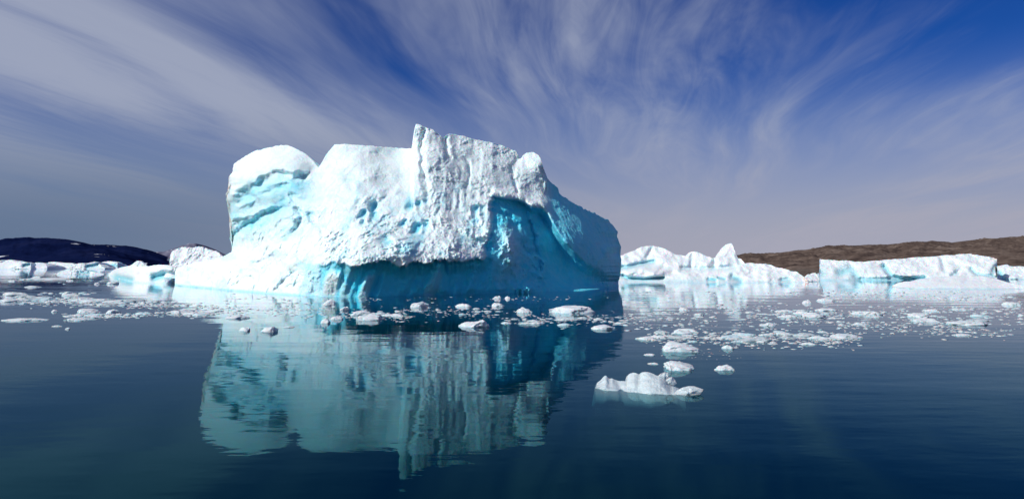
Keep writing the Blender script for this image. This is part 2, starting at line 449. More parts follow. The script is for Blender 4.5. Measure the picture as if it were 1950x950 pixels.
def big_pits(u, v, T, X, Y, Z, bare):
    zone = smooth(610, 680, u) * (1 - smooth(905, 935, u)) * smooth(355, 400, v - 0.00 * u) * (1 - smooth(455, 480, v))
    zone = np.maximum(zone, 0.5 * smooth(785, 800, u) * (1 - smooth(830, 880, u)) * smooth(310, 350, v) * (1 - smooth(370, 400, v)))
    c = cells(X / 1.25, Z / 1.45, 0.3 + 0 * X, 3) + 0.25 * perlin(X / 0.8, Z / 0.8, Y * 0)
    pit = (1 - smooth(0.12, 0.62, c)) * smooth(-.3, .15, perlin(X / 4.0, Z / 4.0, 2.2 + 0 * X)) * zone
    flute = perlin(X / 0.55, Z / 5.0, 9.1 + 0 * X) * smooth(790, 830, u) * smooth(400, 330, v) * (1 - smooth(1000, 1030, u))
    flr = fbm(X / 0.9, Z / 3.0, Y / 0.9, 3, 0.55, True) * smooth(1030, 1060, u) * (1 - smooth(500, 530, v))
    Y += 1.1 * pit + 0.12 * flute - (.18 + .22 * smooth(1095, 1130, u)) * flr
    X[:], _, Z[:] = survey(u, v, Y)
    pipes = fbm(X / 0.8 + .5 * perlin(X / 2.0, Z / 2.0, 0 * X), Z / 6.0, 4.4 + 0 * X, 3, .55, True) * smooth(800, 850, u) * (1 - smooth(925, 945, u)) * smooth(350, 385, v) * (1 - smooth(440, 470, v))
    Y -= 0.26 * pipes
    X[:], _, Z[:] = survey(u, v, Y)
    mott = smooth(0.0, .4, fbm(X / 1.6, Z / 3.4, 6.6 + 0 * X, 4, .6)) * smooth(620, 680, u) * (1 - smooth(930, 945, u)) * smooth(345, 385, v) * (1 - smooth(480, 500, v))
    vein = np.exp(-(fbm(X / 6.0 + Z / 9.0, Z / 5.0 - X / 12.0, 2.6 + 0 * X, 4, .5) / .035) ** 2) * (1 - smooth(1010, 1040, u)) * smooth(300, 340, v)
    return np.clip(np.maximum(bare + .48 * mott + .14 * vein, 0.8 * pit), 0, 1.2)


def big_warp(S, v):
    w = 1 - smooth(441, 540, S)
    jag = 5.0 * perlin(v / 17.0, 0 * v, 1.7) + 2.5 * perlin(v / 6.0, 0 * v, 7.7)
    return jag * smooth(1125, 1175, S) + 1.2 * jag * (S > 440.9) * (1 - smooth(445, 475, S)) * smooth(0, 12, 478 - v) - 12.0 * w * (S > 440.9) * poly([(340, .95), (360, 1.0), (400, .8), (440, .45), (478, 0)], v)


def big_split(s, top, wat):
    kf = 0.34
    lin = wat + (top - wat) * kf
    k = smooth(442, 560, s)
    sp = np.where(s < 441.6, top + 1.0, 477.5 * (1 - k) + lin * k)
    return kf, np.maximum(sp, top + .5)


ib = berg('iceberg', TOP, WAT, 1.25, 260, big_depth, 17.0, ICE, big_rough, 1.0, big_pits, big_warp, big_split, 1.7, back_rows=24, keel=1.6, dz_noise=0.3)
tag(ib, 'huge white iceberg with a blue cave along its waterline and shaded hollow right', 'iceberg')


# ------------------------------------------------------------------ the other bergs
def simple_depth(setback, power=1.0, under=0.0, lipt=0.35, blue=0.6, feats=(), wave=0.0):
    def f(u, v, T):
        hp = v[:, :1] - v
        off = setback * np.clip(hp / max(float(hp.max()), 1), 0, 1) ** power
        off = off + setback * .11 * fbm(u / 38.0, v / 24.0, 3.1 + 0 * u, 3) * smooth(0, .25, T)
        bare = blue * (1 - smooth(0.03, 0.16, T))
        if under:
            m = smooth(-.1, .3, perlin(u / 22.0, 0 * u, 4.4)) if wave else 1.0
            off = off + under * m * (1 - smooth(lipt * 0.75, lipt * 1.05, T))
            bare = np.maximum(bare, 0.9 * m * (1 - smooth(lipt * 0.8, lipt * 1.1, T)))
        for pts, amp, w, b in feats:
            e = np.exp(-(near(pts, u, v) / w) ** 2)
            off = off + amp * e
            bare = np.maximum(bare, b * e)
        return off, bare
    return f


# low tongue left of the big one
low = berg('iceberg', [(207, 521), (213, 516), (220, 512), (232, 509), (245, 506), (262, 507), (282, 507), (292, 505), (305, 504), (322, 505), (332, 507), (335, 512), (336, 522)],
           [(207, 523), (222, 529), (240, 536), (250, 538), (290, 539), (330, 541), (336, 540)], 1.5, 40,
           simple_depth(5, 0.9, 0, blue=.4, feats=[([(222, 527), (236, 530), (250, 533)], 1.6, 6, .95), ([(295, 530), (312, 524), (331, 528), (330, 538)], 2.6, 8, 1.0), ([(262, 516), (300, 517)], -.5, 5, 0)]),
           8, FARICE, 0.7, 1.0)
tag(low, 'low white iceberg with turquoise hollows at both ends, left of the huge one', 'iceberg')
knob = berg('iceberg', [(322, 500), (323, 488), (326, 481), (333, 476), (345, 472), (352, 473), (365, 473), (378, 470), (386, 472), (398, 476), (410, 479), (418, 484), (427, 490), (432, 497)],
            [(322, 517), (432, 517)], 1.5, 40, simple_depth(8, 0.9, blue=.2), 16, FARICE, .9, 1.6, dz_noise=.5)
tag(knob, 'rough knobbly white iceberg rising behind the left toe of the huge iceberg', 'iceberg')
nub = berg('iceberg', [(247, 506), (252, 503), (257, 499), (262, 496), (268, 497), (272, 501), (277, 502), (280, 507)], [(247, 517), (280, 517)], 1.2, 24,
           simple_depth(5, 1, blue=.2), 7, FARICE, 1.2, 1.2)
tag(nub, 'small pointed white iceberg peeping over the low iceberg with turquoise hollows', 'iceberg')

R1 = [(1168, 498), (1174, 491), (1182, 487), (1190, 484), (1200, 480), (1210, 476), (1220, 471), (1230, 469), (1245, 468.5), (1255, 471), (1262, 472), (1270, 476), (1278, 480), (1286, 485), (1296, 486),
      (1305, 488), (1312, 488), (1315, 484), (1318, 480), (1324, 479), (1330, 481), (1338, 485), (1348, 489), (1356, 492), (1361, 494), (1370, 490), (1380, 486.5), (1385, 480), (1388.5, 471),
      (1391, 464.5), (1392.5, 463), (1395, 466), (1398.5, 475), (1402, 484), (1405, 491), (1412, 494), (1420, 503), (1430, 501), (1445, 503), (1460, 503), (1466, 505), (1476, 508), (1488, 511),
      (1500, 514), (1507, 518), (1515, 517), (1522, 521), (1530, 527), (1536, 532), (1540, 536)]
r1 = berg('iceberg', R1, [(1168, 537), (1540, 537.5)], 1.3, 60,
          simple_depth(15, 1.0, blue=.3, feats=[([(1168, 511), (1200, 508), (1232, 500), (1245, 498)], 2.2, 5, .75), ([(1186, 525), (1196, 530), (1225, 532), (1262, 529)], 2.0, 3.5, .95),
                                              ([(1195, 519), (1225, 513), (1260, 520)], -1.5, 8, 0), ([(1300, 511), (1360, 511), (1400, 509)], 1.2, 5, .3), ([(1350, 532), (1362, 533)], 1.2, 4, .9),
                                              ([(1395, 528), (1410, 534)], 1.6, 6, .8), ([(1490, 533), (1505, 533)], 1.2, 5, .6), ([(1404, 485), (1409, 500)], 1.0, 4, .25), ([(1368, 529), (1380, 531)], .8, 3, .9),
                                              ([(1240, 475), (1232, 490)], .8, 4, .1), ([(1318, 485), (1316, 505)], .9, 4, .2), ([(1360, 497), (1361, 508)], .9, 4, .1)]),
          15, FARICE, 0.45, 1.1, dz_noise=.15)
tag(r1, 'white iceberg topped by a slender pointed spire, right of the huge iceberg', 'iceberg')
R2 = [(1550, 529), (1554, 522), (1560, 520), (1561, 508), (1557, 500), (1558, 493.5), (1566, 494), (1580, 495), (1600, 497), (1608, 496), (1625, 498), (1645, 499), (1665, 497), (1690, 495), (1720, 493), (1750, 490), (1780, 489),
      (1800, 486), (1820, 486), (1832, 484.5), (1848, 483.5), (1856, 485), (1870, 487), (1890, 490), (1899, 493), (1903, 500), (1902, 512), (1899, 526)]
r2 = berg('iceberg', R2, [(1550, 534), (1700, 534), (1899, 534)], 1.4, 60,
          simple_depth(10, 1.0, blue=.5, feats=[([(1600, 520), (1620, 514), (1634, 532)], 1.2, 9, .7), ([(1684, 508), (1698, 526), (1720, 532), (1760, 530)], 1.8, 5, .8), ([(1640, 532), (1740, 532)], 1.2, 4, .8),
                                              ([(1893, 515), (1901, 505)], 1.5, 6, .6), ([(1822, 520), (1815, 524)], 1.0, 5, .45), ([(1850, 512), (1860, 522), (1895, 526)], 1.2, 4, .6), ([(1794, 495), (1800, 515)], .8, 5, .2),
                                              ([(1565, 520), (1560, 532)], .5, 12, .5)]),
          12, FARICE, 0.6, 1.05, dz_noise=.12)
tag(r2, 'long flat-topped white iceberg with a blue waterline before the brown hill', 'iceberg')
r4 = berg('iceberg', [(1893, 520), (1897, 509), (1905, 506), (1913, 505), (1919, 503), (1922, 507), (1930, 507), (1950, 507), (1975, 510), (2000, 520)], [(1893, 532), (2000, 532)], 1.5, 30,
          simple_depth(7, 1.0, blue=.5, feats=[([(1903, 518), (1912, 530)], 1.5, 5, .8)]), 12, FARICE, 1.2, 1.2)
tag(r4, 'white iceberg at the right edge, behind the end of the long flat-topped iceberg', 'iceberg')
r3 = berg('iceberg', [(1699, 544), (1706, 541), (1715, 538), (1728, 536), (1745, 535), (1765, 531), (1785, 528), (1800, 527), (1825, 525), (1850, 524.5), (1875, 526), (1895, 530), (1915, 536), (1935, 541), (1955, 546), (1965, 549)],
          [(1699, 546), (1715, 549), (1800, 550.5), (1965, 550.5)], 1.4, 30, simple_depth(9, 1.1, blue=.35), 9, FARICE, 0.6, .9)
tag(r3, 'low smooth white hump of ice lying before the long flat-topped iceberg', 'iceberg')
nb2 = berg('iceberg', [(1531, 533), (1536, 527), (1541, 522), (1545, 524), (1549, 520), (1553, 519), (1557, 524), (1560, 532)], [(1531, 536.5), (1560, 536)], 1.0, 20, simple_depth(3, 1, blue=.4), 4, FARICE, 1.3, .7)
tag(nb2, 'small jagged white ice lump in the gap between the spired and the flat-topped icebergs', 'iceberg')

far_list = [  # feature tints paint in the blue shade of the notch and shaded sides
    ([(-20, 500), (0, 496), (15, 495), (20, 494.5), (28, 498), (48, 499), (58, 502), (59, 508)], 512.8, 'white iceberg with a dark blue notch at the far left edge', [([(46, 506), (56, 504)], 5, 3, .8)]),
    ([(57, 509), (62, 503), (68, 500), (78, 500), (86, 503), (90, 509)], 512.6, 'small rounded white iceberg beside the dark-notched iceberg at far left', []),
    ([(88, 508), (92, 499.5), (104, 498.5), (115, 500), (128, 500.5), (140, 502), (141, 508)], 511.8, 'flat white iceberg in the middle of the row below the navy hills', []),
    ([(132, 511), (140, 504), (150, 501), (168, 501), (180, 498), (186, 500), (192, 507), (200, 510)], 512.4, 'wedge-shaped white iceberg with a shaded blue right side below the navy hills', [([(166, 508), (180, 506), (186, 504)], 6, 3.5, .9)]),
    ([(186, 502), (195, 499), (206, 497), (216, 498), (226, 500), (227, 504), (224, 509)], 511.2, 'pale turquoise sided iceberg with a flat white cap, right end of the far row', [([(195, 506), (224, 506)], 3, 4, .9)]),
    ([(106, 521), (118, 516), (130, 513.5), (145, 514), (152, 515), (165, 516), (180, 518), (198, 521)], 522.6, 'low white floe with a blue shaded end in front of the far row of icebergs', [([(150, 519), (170, 519)], 2, 3.5, .8)]),
]
for o_, w_, lab, fe in far_list:
    Yd = float(water_dist(w_))
    b_ = berg('iceberg', o_, [(o_[0][0], w_), (o_[-1][0], w_)], 0.9, 20, simple_depth(12 if Yd > 300 else 4, 1.0, blue=.3, feats=fe), 30 if Yd > 300 else 8, FARICE, 1.0, Yd / 160.0)
    tag(b_, lab, 'iceberg', 'far icebergs below the navy hills')

# ------------------------------------------------------------------ floes and growlers
def lump_mesh(name, seed, level=3, knob=0.5, material=BRASH, facet=0.0):
    """unit floe: half-width 1 in x and y, height about 1 above the water, keel below"""
    bm = bmesh.new()
    bmesh.ops.create_icosphere(bm, subdivisions=level, radius=1.0)
    V = np.array([v.co for v in bm.verts])
    q = V + seed * 13.7
    ang = fbm(q[:, 0] * .9, q[:, 1] * .9, 0 * q[:, 0] + seed, 3)
    r = 1 + 0.45 * ang + 0.16 * perlin(q[:, 0] * 6, q[:, 1] * 6, q[:, 2] * 6) + 0.16 * perlin(q[:, 0] * 3, q[:, 1] * 3, q[:, 2] * 3)
    hgt = fbm(q[:, 0] * 1.3 + 5, q[:, 1] * 1.3, 0 * q[:, 0], 3)
    up = V[:, 2] > 0
    pr = np.random.RandomState(int(seed * 100))
    for _ in range(9):
        nrm = pr.normal(size=3) * np.array([1, 1, .9]); nrm[2] = abs(nrm[2]); nrm /= np.linalg.norm(nrm)
        ov = np.maximum(V @ nrm - pr.uniform(.5, .85), 0)
        V = V - ov[:, None] * nrm
    rr = np.hypot(V[:, 0], V[:, 1])
    x, y = V[:, 0] * r, V[:, 1] * r
    shape = np.clip(1 - rr ** 3, 0, 1) ** .55
    z = np.where(up, 0.75 * np.clip(V[:, 2], 0, 1) * (.6 + knob) + .6 * shape * np.maximum(0.28 + knob * (0.35 + 1.9 * hgt), .1), V[:, 2] * 0.6)
    z = z + np.where(up, 0.16 * fbm(q[:, 0] * 3.5, q[:, 1] * 3.5, q[:, 2] * 3.5, 3, .6, True) * (0.3 + shape), 0)
    z = np.where(up, np.maximum(z, 0.02), z)
    x = x / np.abs(x).max(); y = y / np.abs(y).max(); z = np.where(up, z / z.max(), z)
    for i, v in enumerate(bm.verts): v.co = (x[i], y[i], z[i])
    me = bpy.data.meshes.new(name)
    bm.to_mesh(me); bm.free()
    la = me.attributes.new('bare_ice_and_shade', 'FLOAT', 'POINT')
    la.data.foreach_set('value', np.clip(np.where(z < 0.06, .75, 0.06), 0, 1).astype(np.float32))
    me.polygons.foreach_set('use_smooth', np.ones(len(me.polygons), bool))
    me.materials.append(material)
    return me


def place_floe(me, u, v, w, h, rz, label, group, name='ice_floe', cat='ice floe', asp=0.9):
    """u, v: middle of its waterline in the survey; w, h: seen width and height"""
    Yd = float(water_dist(v))
    X, _, _ = survey(u, v, Yd)
    px = Yd / F / 1.06
    o = link(name, me, (float(X), Yd + 0.5 * w * px * asp, 0))
    o.scale = (0.5 * w * px, 0.5 * w * px * asp, max(0.68 * h * px, 0.02))
    o.rotation_euler = (0, 0, rz)
    return tag(o, label, cat, group)


GREYBRASH = ice_material('grey_brash_ice', (0.52, 0.57, 0.60), (0.26, 0.42, 0.48), (0.4, 0.8, 1.0), 0.06, 0.5, 0.12, rough=.3)
BLUEBRASH = ice_material('blue_brash_ice', (0.60, 0.73, 0.77), (0.22, 0.52, 0.60), (0.3, 0.8, 1.0), 0.08, 0.5, 0.12, rough=.3)
protos = [lump_mesh('floe', 1.0 + k * 1.37, 4, 0.2 + 0.09 * (k % 6), (BRASH, BRASH, GREYBRASH, BRASH, BLUEBRASH)[k % 5]) for k in range(18)]

# the ones that stand out, each surveyed: u, waterline v, width, height, label
named = [
    (796, 586, 42, 15, 'blocky white ice lump like an anvil, floating before the blue cave'),
    (948, 569, 17, 8, 'left of two small rounded white lumps close to the shaded right wall'),
    (968, 569, 15, 7, 'right of two small rounded white lumps close to the shaded right wall'),
    (882, 585, 34, 9, 'low white floe with a dark little tail, right of the anvil-shaped lump'),
    (948, 584, 24, 10, 'rounded white floe with a smaller step behind it, mid strip under the shaded wall'),
    (1001, 596, 36, 14, 'two-horned white ice floe with a dip in its middle'),
    (1088, 598, 104, 18, 'long white floe with two humps, largest below the shaded right wall'),
    (908, 624, 72, 19, 'long white floe with a pointed left snout, nearest under the dark cave reflection'),
    (1010, 618, 54, 8, 'flat white floe right beside the floe with a pointed snout'),
    (1155, 628, 56, 10, 'flat white floe crossing the edge of the big iceberg reflection'),
    (620, 598, 14, 0, None),
    (655, 591, 22, 10, 'small round white floe leading the loose raft left of the cave'),
    (617, 616, 22, 14, 'rounded white lump with a flat left tail, left end of the loose raft'),
    (640, 609, 26, 9, 'smooth white floe between the lump with a flat tail and the raft'),
    (696, 611, 60, 16, 'broad crumbly white floe at the front of the loose raft before the cave'),
    (685, 601, 44, 12, 'crumbly white floe in the middle of the loose raft before the cave'),
    (624, 582, 26, 17, 'upright knobby white ice lump near the foot of the cave columns'),
    (463, 631, 28, 10, 'glassy white lump left of a pair, over the pale iceberg reflection'),
    (510, 633, 36, 14, 'glassy double lump with a dark underside over the pale iceberg reflection'),
    (548, 624, 30, 3, 'thin flat sliver of ice trailing right from the glassy double lump'),
    (445, 607, 50, 7, 'grey-white flat floe lying on the left side of the pale iceberg reflection'),
    (1297, 672, 88, 24, 'broad white floe with a rounded peak, second in front of the crowded ice field'),
    (1298, 707, 68, 20, 'smooth white floe with a raised right lobe behind the big clear ice growler'),
    (1387, 707, 42, 13, 'smooth small white floe alone right of the raised-lobe floe'),
    (1247, 694, 24, 4, 'thin white sliver of ice left of the raised-lobe floe'),
    (1240, 677, 26, 4, 'thin flat ice pan just below the broad peaked floe at its left'),
    (1391, 665, 26, 10, 'white lump at the front right of the broad peaked floe'),
    (1303, 636, 40, 9, 'white floe on the left side of the crowded ice field'),
    (1235, 648, 44, 8, 'white double floe floating alone at the left tip of the crowded ice field'),
    (1304, 591, 22, 9, 'small domed white lump below the reflection of the spired iceberg'),
    (1332, 601, 22, 6, 'small pointed white floe under the spire reflection'),
    (1541, 578, 20, 8, 'small smooth dome of ice alone below the gap between the two right icebergs'),
    (1578, 574, 34, 8, 'crumbled white floe right of the small smooth dome'),
    (1555, 605, 50, 10, 'long broken white floe slanting down right, below the small smooth dome'),
    (1466, 621, 34, 8, 'low pointed white floe on open water above the crowded field'),
    (1666, 601, 62, 10, 'long white floe with a left hump in the right-hand brash'),
    (1759, 605, 52, 11, 'white floe with two low humps below the smooth hump berg'),
    (1775, 614, 58, 10, 'wide flat white floe directly in front of the two-humped one'),
    (1860, 620, 80, 9, 'wide flat white floe near the right edge of the ice'),
    (1938, 582, 36, 9, 'white floe in the dark reflection at the right edge'),
    (1838, 640, 40, 5, 'thin grey ice pan, nearest piece at the right'),
    (1620, 645, 60, 9, 'wide flat white floe at the right end of the crowded field'),
    (152, 597, 50, 11, 'smooth oval white floe at the left end of the second brash strip'),
    (207, 597, 34, 10, 'white floe next to the smooth oval one in the second brash strip'),
    (102, 594, 14, 6, 'small white lump alone between the two brash strips at left'),
    (122, 562, 32, 9, 'white peaked floe in the first brash strip at left'),
    (14, 563, 50, 9, 'blue-tinted white floe at the left edge'),
    (30, 612, 90, 6, 'flat grey ice pan at the left edge nearest the viewer'),
    (105, 622, 20, 3, 'thin ice sliver on open water below the left brash strips'),
    (126, 627, 14, 4, 'tiny pointed ice sliver, nearest on the open water at left'),
    (66, 530, 24, 6, 'white floe with a bump in front of the far icebergs'),
    (60, 533, 130, 4, 'very long flat white floe in front of the far icebergs'),
    (55, 547, 34, 4, 'thin white floe on the dark water at left'),
    (182, 541, 13, 5, 'small white lump left of the low turquoise-hollowed iceberg'),
    (210, 541, 24, 8, 'white lump touching the left tip of the low turquoise-hollowed iceberg'),
    (1220, 558, 0, 0, None),
]
k = 0
taken = []
for (u, v, w, h, lab) in named:
    if not lab: continue
    k += 1
    me = lump_mesh('floe', 40 + k * 2.11, 4, 0.35 + 0.12 * (k % 5))
    asp = 0.9 if h > 6 else 0.6
    nm = 'ice_floe' if h < 12 else 'ice_lump'
    place_floe(me, u, v, w, h, random.choice((0, math.pi)) + random.uniform(-.25, .25), lab, None, nm, 'ice floe' if nm == 'ice_floe' else 'ice lump', asp)
    taken.append((u, v, w))

# looser pieces: bands of brash. (name, polyline of the band, half height, count, width range, label)
bands = [
    ([(0, 571), (110, 574), (220, 577), (310, 582)], 7, 58, (18, 62), 'white brash floe packed in the upper of two brash strips at left', 'floes in the upper left brash strip'),
    ([(120, 606), (200, 603), (300, 597), (400, 601), (440, 596)], 5, 44, (14, 56), 'white brash floe packed in the lower of two brash strips at left', 'floes in the lower left brash strip'),
    ([(0, 560), (80, 558), (180, 558)], 3, 10, (10, 30), 'low white floe along the far edge of the upper left brash strip', 'floes along the far edge of the left brash'),
    ([(640, 600), (700, 602), (770, 598)], 9, 22, (9, 32), 'small white piece of the loose raft before the blue cave', 'pieces of the loose raft before the cave'),
    ([(830, 596), (920, 596), (960, 600)], 9, 20, (6, 20), 'small white floe on dark water between the raft and the two-horned floe', 'small floes under the shaded wall'),
    ([(960, 612), (1060, 610), (1180, 610), (1240, 605)], 7, 30, (8, 34), 'white floe in the strip behind the floe with a pointed snout', 'floes in the strip under the shaded wall'),
    ([(1250, 640), (1400, 646), (1600, 646)], 11, 56, (16, 60), 'white floe in the crowded ice field right of the reflection', 'floes of the crowded ice field'),
    ([(1200, 605), (1400, 612), (1480, 605)], 14, 24, (9, 34), 'scattered white floe on grey water below the spired iceberg', 'scattered floes below the spired iceberg'),
    ([(1480, 600), (1700, 603), (1930, 600)], 16, 34, (12, 56), 'scattered white floe below the long flat-topped iceberg', 'scattered floes below the flat-topped iceberg'),
    ([(0, 535), (130, 538), (230, 534)], 4, 10, (8, 30), 'thin white floe on dark water before the far icebergs', 'thin floes before the far icebergs'),
]
for pts, hh, cnt, (w0, w1), lab, grp in bands:
    for i in range(cnt):
        u = random.uniform(pts[0][0], pts[-1][0])
        v = float(poly(pts, u)) + hh * max(-1.6, min(1.6, random.gauss(0, .6)))
        w = w0 * .8 + (w1 - w0) * random.random() ** 2.2
        h = w * random.uniform(.09, .2)
        place_floe(random.choice(protos), u, v, w, h, random.choice((0, math.pi)) + random.uniform(-.4, .4), lab, grp, 'ice_floe', 'ice floe', random.uniform(.5, .95))

# countless crumbs of ice between them: one object
crumb = []
for kk in range(6):
    bm = bmesh.new(); bmesh.ops.create_icosphere(bm, subdivisions=1, radius=1.0)
    vv = np.array([v.co for v in bm.verts]); ff = [[v.index for v in f.verts] for f in bm.faces]; bm.free()
    vv = vv * (1 + RNG.uniform(-.35, .35, (len(vv), 1)))
    crumb.append((vv, ff))
cv, cf, nv = [], [], 0
crumb_bands = [
    ([(0, 572), (110, 574), (220, 578), (320, 582), (420, 592)], 7, 900, (3, 12)), ([(120, 606), (300, 598), (460, 596)], 5, 700, (3, 12)),
    ([(380, 585), (480, 590), (620, 596)], 6, 420, (3, 11)), ([(430, 572), (560, 576), (640, 582)], 9, 160, (3, 12)),
    ([(640, 600), (780, 599)], 11, 400, (2, 9)), ([(780, 594), (960, 596)], 12, 260, (2, 8)), ([(960, 608), (1250, 608)], 9, 450, (2, 10)),
    ([(1230, 640), (1420, 646), (1640, 646)], 13, 1300, (3, 12)), ([(1190, 600), (1450, 605), (1950, 600)], 22, 1500, (3, 13)),
    ([(1190, 553), (1540, 556)], 8, 220, (3, 12)), ([(1560, 560), (1940, 565)], 10, 420, (3, 14)), ([(1600, 625), (1930, 632)], 9, 380, (3, 12)), ([(0, 535), (250, 540)], 6, 120, (3, 14)),
    ([(1250, 670), (1420, 680)], 10, 60, (2, 8)), ([(600, 572), (1170, 566)], 5, 120, (2, 8))]
for pts, hh, cnt, (w0, w1) in crumb_bands:
    for i in range(int(cnt * .75)):
        u = random.uniform(pts[0][0], pts[-1][0])
        v = float(poly(pts, u)) + hh * max(-2, min(2, random.gauss(0, .65)))
        if v < 553: continue
        if perlin(np.array(u / 60.0), np.array(v / 7.0), np.array(.5)) < -0.12 and random.random() < .75: continue
        Yd = float(water_dist(v)); X = float(survey(u, v, Yd)[0])
        px = Yd / F / 1.06
        w = (w0 + (w1 - w0) * random.random() ** 2.5) * px * .5
        vv, ff = crumb[i % 6]
        a = random.gauss(0, .35); ca, sa = math.cos(a), math.sin(a)
        x = vv[:, 0] * w * 1.25; y = vv[:, 1] * w * .8
        cv.append(np.stack([X + x * ca - y * sa, Yd + x * sa + y * ca, vv[:, 2] * w * random.uniform(.08, .2) + .003], 1))
        cf += [[q + nv for q in f] for f in ff]; nv += len(vv)
me = mesh_from('brash_crumbs', np.vstack(cv).tolist(), cf, BRASH, {'bare_ice_and_shade': np.full(nv, .15)})
tag(link('brash_ice', me), 'countless crumbs of white brash ice strewn between the floes on the water', 'brash ice', None, 'stuff')

# the clear growler in front: body, two fins and a tongue frozen to it
GT = [(1133, 734), (1136, 729), (1143, 724), (1148, 719), (1152, 715), (1155, 716), (1160, 721), (1166, 720.5), (1172, 723), (1180, 726), (1193, 725.5), (1195, 717), (1200, 712), (1207, 709.5), (1214, 711), (1219, 713.5), (1223, 710),
      (1228, 708.5), (1234, 708), (1241, 710), (1248, 713.5), (1256, 716), (1264, 721), (1272, 727), (1279, 734), (1286, 736), (1292, 739), (1298, 744), (1302, 747)]
GW = [(1133, 738), (1160, 743), (1190, 746), (1230, 749), (1270, 752), (1302, 751)]


def g_depth(u, v, T):
    off = 0.85 * T ** 1.15
    for pts, amp, w in (([(1175, 726), (1183, 742)], .12, 5), ([(1216, 714), (1214, 740)], .05, 4), ([(1262, 722), (1240, 744)], -.06, 10), ([(1272, 732), (1278, 748)], .07, 5), ([(1150, 722), (1152, 738)], -.08, 9)):
        off = off + amp * np.exp(-(near(pts, u, v) / w) ** 2)
    return off, 0.12 + 0.35 * (1 - smooth(0, .35, T))


gr = berg('growler', GT, GW, 0.8, 70, g_depth, 1.0, CLEAR, 0.5, 0.18, keel=0.75, back_rows=14)
tag(gr, 'lumpy clear-white ice growler nearest the viewer, its foot showing under the water', 'growler')


def fin(name, pts, Yd, thick, lean=0.0):
    """a thin shard of ice: its rim and a bulged body, closed"""
    P = np.array(pts, float)
    c = P.mean(0)
    rings = []
    fr = [1.0, .74, .42, .15]
    n = len(P)
    V, Fc = [], []
    for side in (-1, 1):
        for f in (fr if side < 0 else fr[1:]):
            q = c + (P - c) * f
            yd = Yd + side * thick * .5 * (1 - f) ** .8 + lean * (q[:, 1] - c[1])
            yd = yd + 0.05 * perlin(q[:, 0] / 5, q[:, 1] / 5, side * 3.0 + 0 * q[:, 0])
            x, y, z = survey(q[:, 0], q[:, 1], yd)
            V.append(np.stack([x, y, z], 1))
    V = np.vstack(V)
    def ring(k): return list(range(k * n, k * n + n))
    front = [ring(0), ring(1), ring(2), ring(3)]
    back = [ring(0), ring(4), ring(5), ring(6)]
    for seq, flip in ((front, False), (back, True)):
        for a, b in zip(seq[:-1], seq[1:]):
            for i in range(n):
                j = (i + 1) % n
                f = [a[i], a[j], b[j], b[i]]
                Fc.append(f[::-1] if flip else f)
        Fc.append(seq[-1] if not flip else seq[-1][::-1])
    me = mesh_from(name, (V - np.array(gr.location)).tolist(), Fc, CLEAR, {'bare_ice_and_shade': np.full(len(V), .1)})
    bm = bmesh.new(); bm.from_mesh(me); bmesh.ops.recalc_face_normals(bm, faces=bm.faces); bm.to_mesh(me); bm.free()
    me.polygons.foreach_set('use_smooth', np.zeros(len(me.polygons), bool))
    o = link(name, me, (0, 0, 0), gr)
    return o


yg = float(water_dist(749))
fin('fin', [(1253, 715), (1259, 710), (1266, 708), (1271, 708), (1275, 711), (1274, 717), (1270, 723), (1268, 730), (1258, 730)], yg + .75, .10)
fin('fin', [(1268, 722), (1274, 718), (1280, 717), (1285, 722), (1289, 730), (1285, 733), (1274, 736), (1268, 732)], yg + .62, .09)
fin('tongue', [(1283, 750), (1289, 742), (1299, 737.5), (1311, 734.5), (1322, 734.5), (1330, 737.5), (1340, 741), (1338, 745), (1333, 751), (1325, 755), (1313, 758.5), (1300, 759), (1290, 756)], yg - .10, .22, -.006)

# ------------------------------------------------------------------ land
def rock_material(name, c1, c2, c3, scale, snow=0.0):
    m, ns, ln = mat(name)
    out = node(ns, 'ShaderNodeOutputMaterial'); bs = node(ns, 'ShaderNodeBsdfPrincipled')
    ln.new(bs.outputs[0], out.inputs['Surface'])
    tc = node(ns, 'ShaderNodeTexCoord')
    n1 = node(ns, 'ShaderNodeTexNoise', i_Scale=scale, i_Detail=12.0, i_Roughness=0.7)
    ln.new(tc.outputs['Object'], n1.inputs['Vector'])
    rp = node(ns, 'ShaderNodeValToRGB')
    rp.color_ramp.elements[0].position = .36; rp.color_ramp.elements[0].color = (*c1, 1)
    rp.color_ramp.elements[1].position = .66; rp.color_ramp.elements[1].color = (*c3, 1)
    e = rp.color_ramp.elements.new(.5); e.color = (*c2, 1)
    ln.new(n1.outputs['Fac'], rp.inputs[0])
    col = rp.outputs[0]
    if snow > 0:
        n2 = node(ns, 'ShaderNodeTexNoise', i_Scale=scale * 1.7, i_Detail=8.0, i_Roughness=0.55)
        mp = node(ns, 'ShaderNodeMapping'); mp.inputs['Scale'].default_value = (.5, .5, 2.2)
        ln.new(tc.outputs['Object'], mp.inputs[0]); ln.new(mp.outputs[0], n2.inputs['Vector'])
        r2 = node(ns, 'ShaderNodeMapRange'); r2.inputs['From Min'].default_value = 1 - snow; r2.inputs['From Max'].default_value = 1.02 - snow
        ln.new(n2.outputs['Fac'], r2.inputs['Value'])
        mx = node(ns, 'ShaderNodeMix', data_type='RGBA'); mx.inputs['B'].default_value = (.55, .57, .62, 1)
        ln.new(r2.outputs[0], mx.inputs['Factor']); ln.new(col, mx.inputs['A']); col = mx.outputs['Result']
    ln.new(col, bs.inputs['Base Color'])
    bs.inputs['Roughness'].default_value = .95; bs.inputs['Specular IOR Level'].default_value = 0
    return m


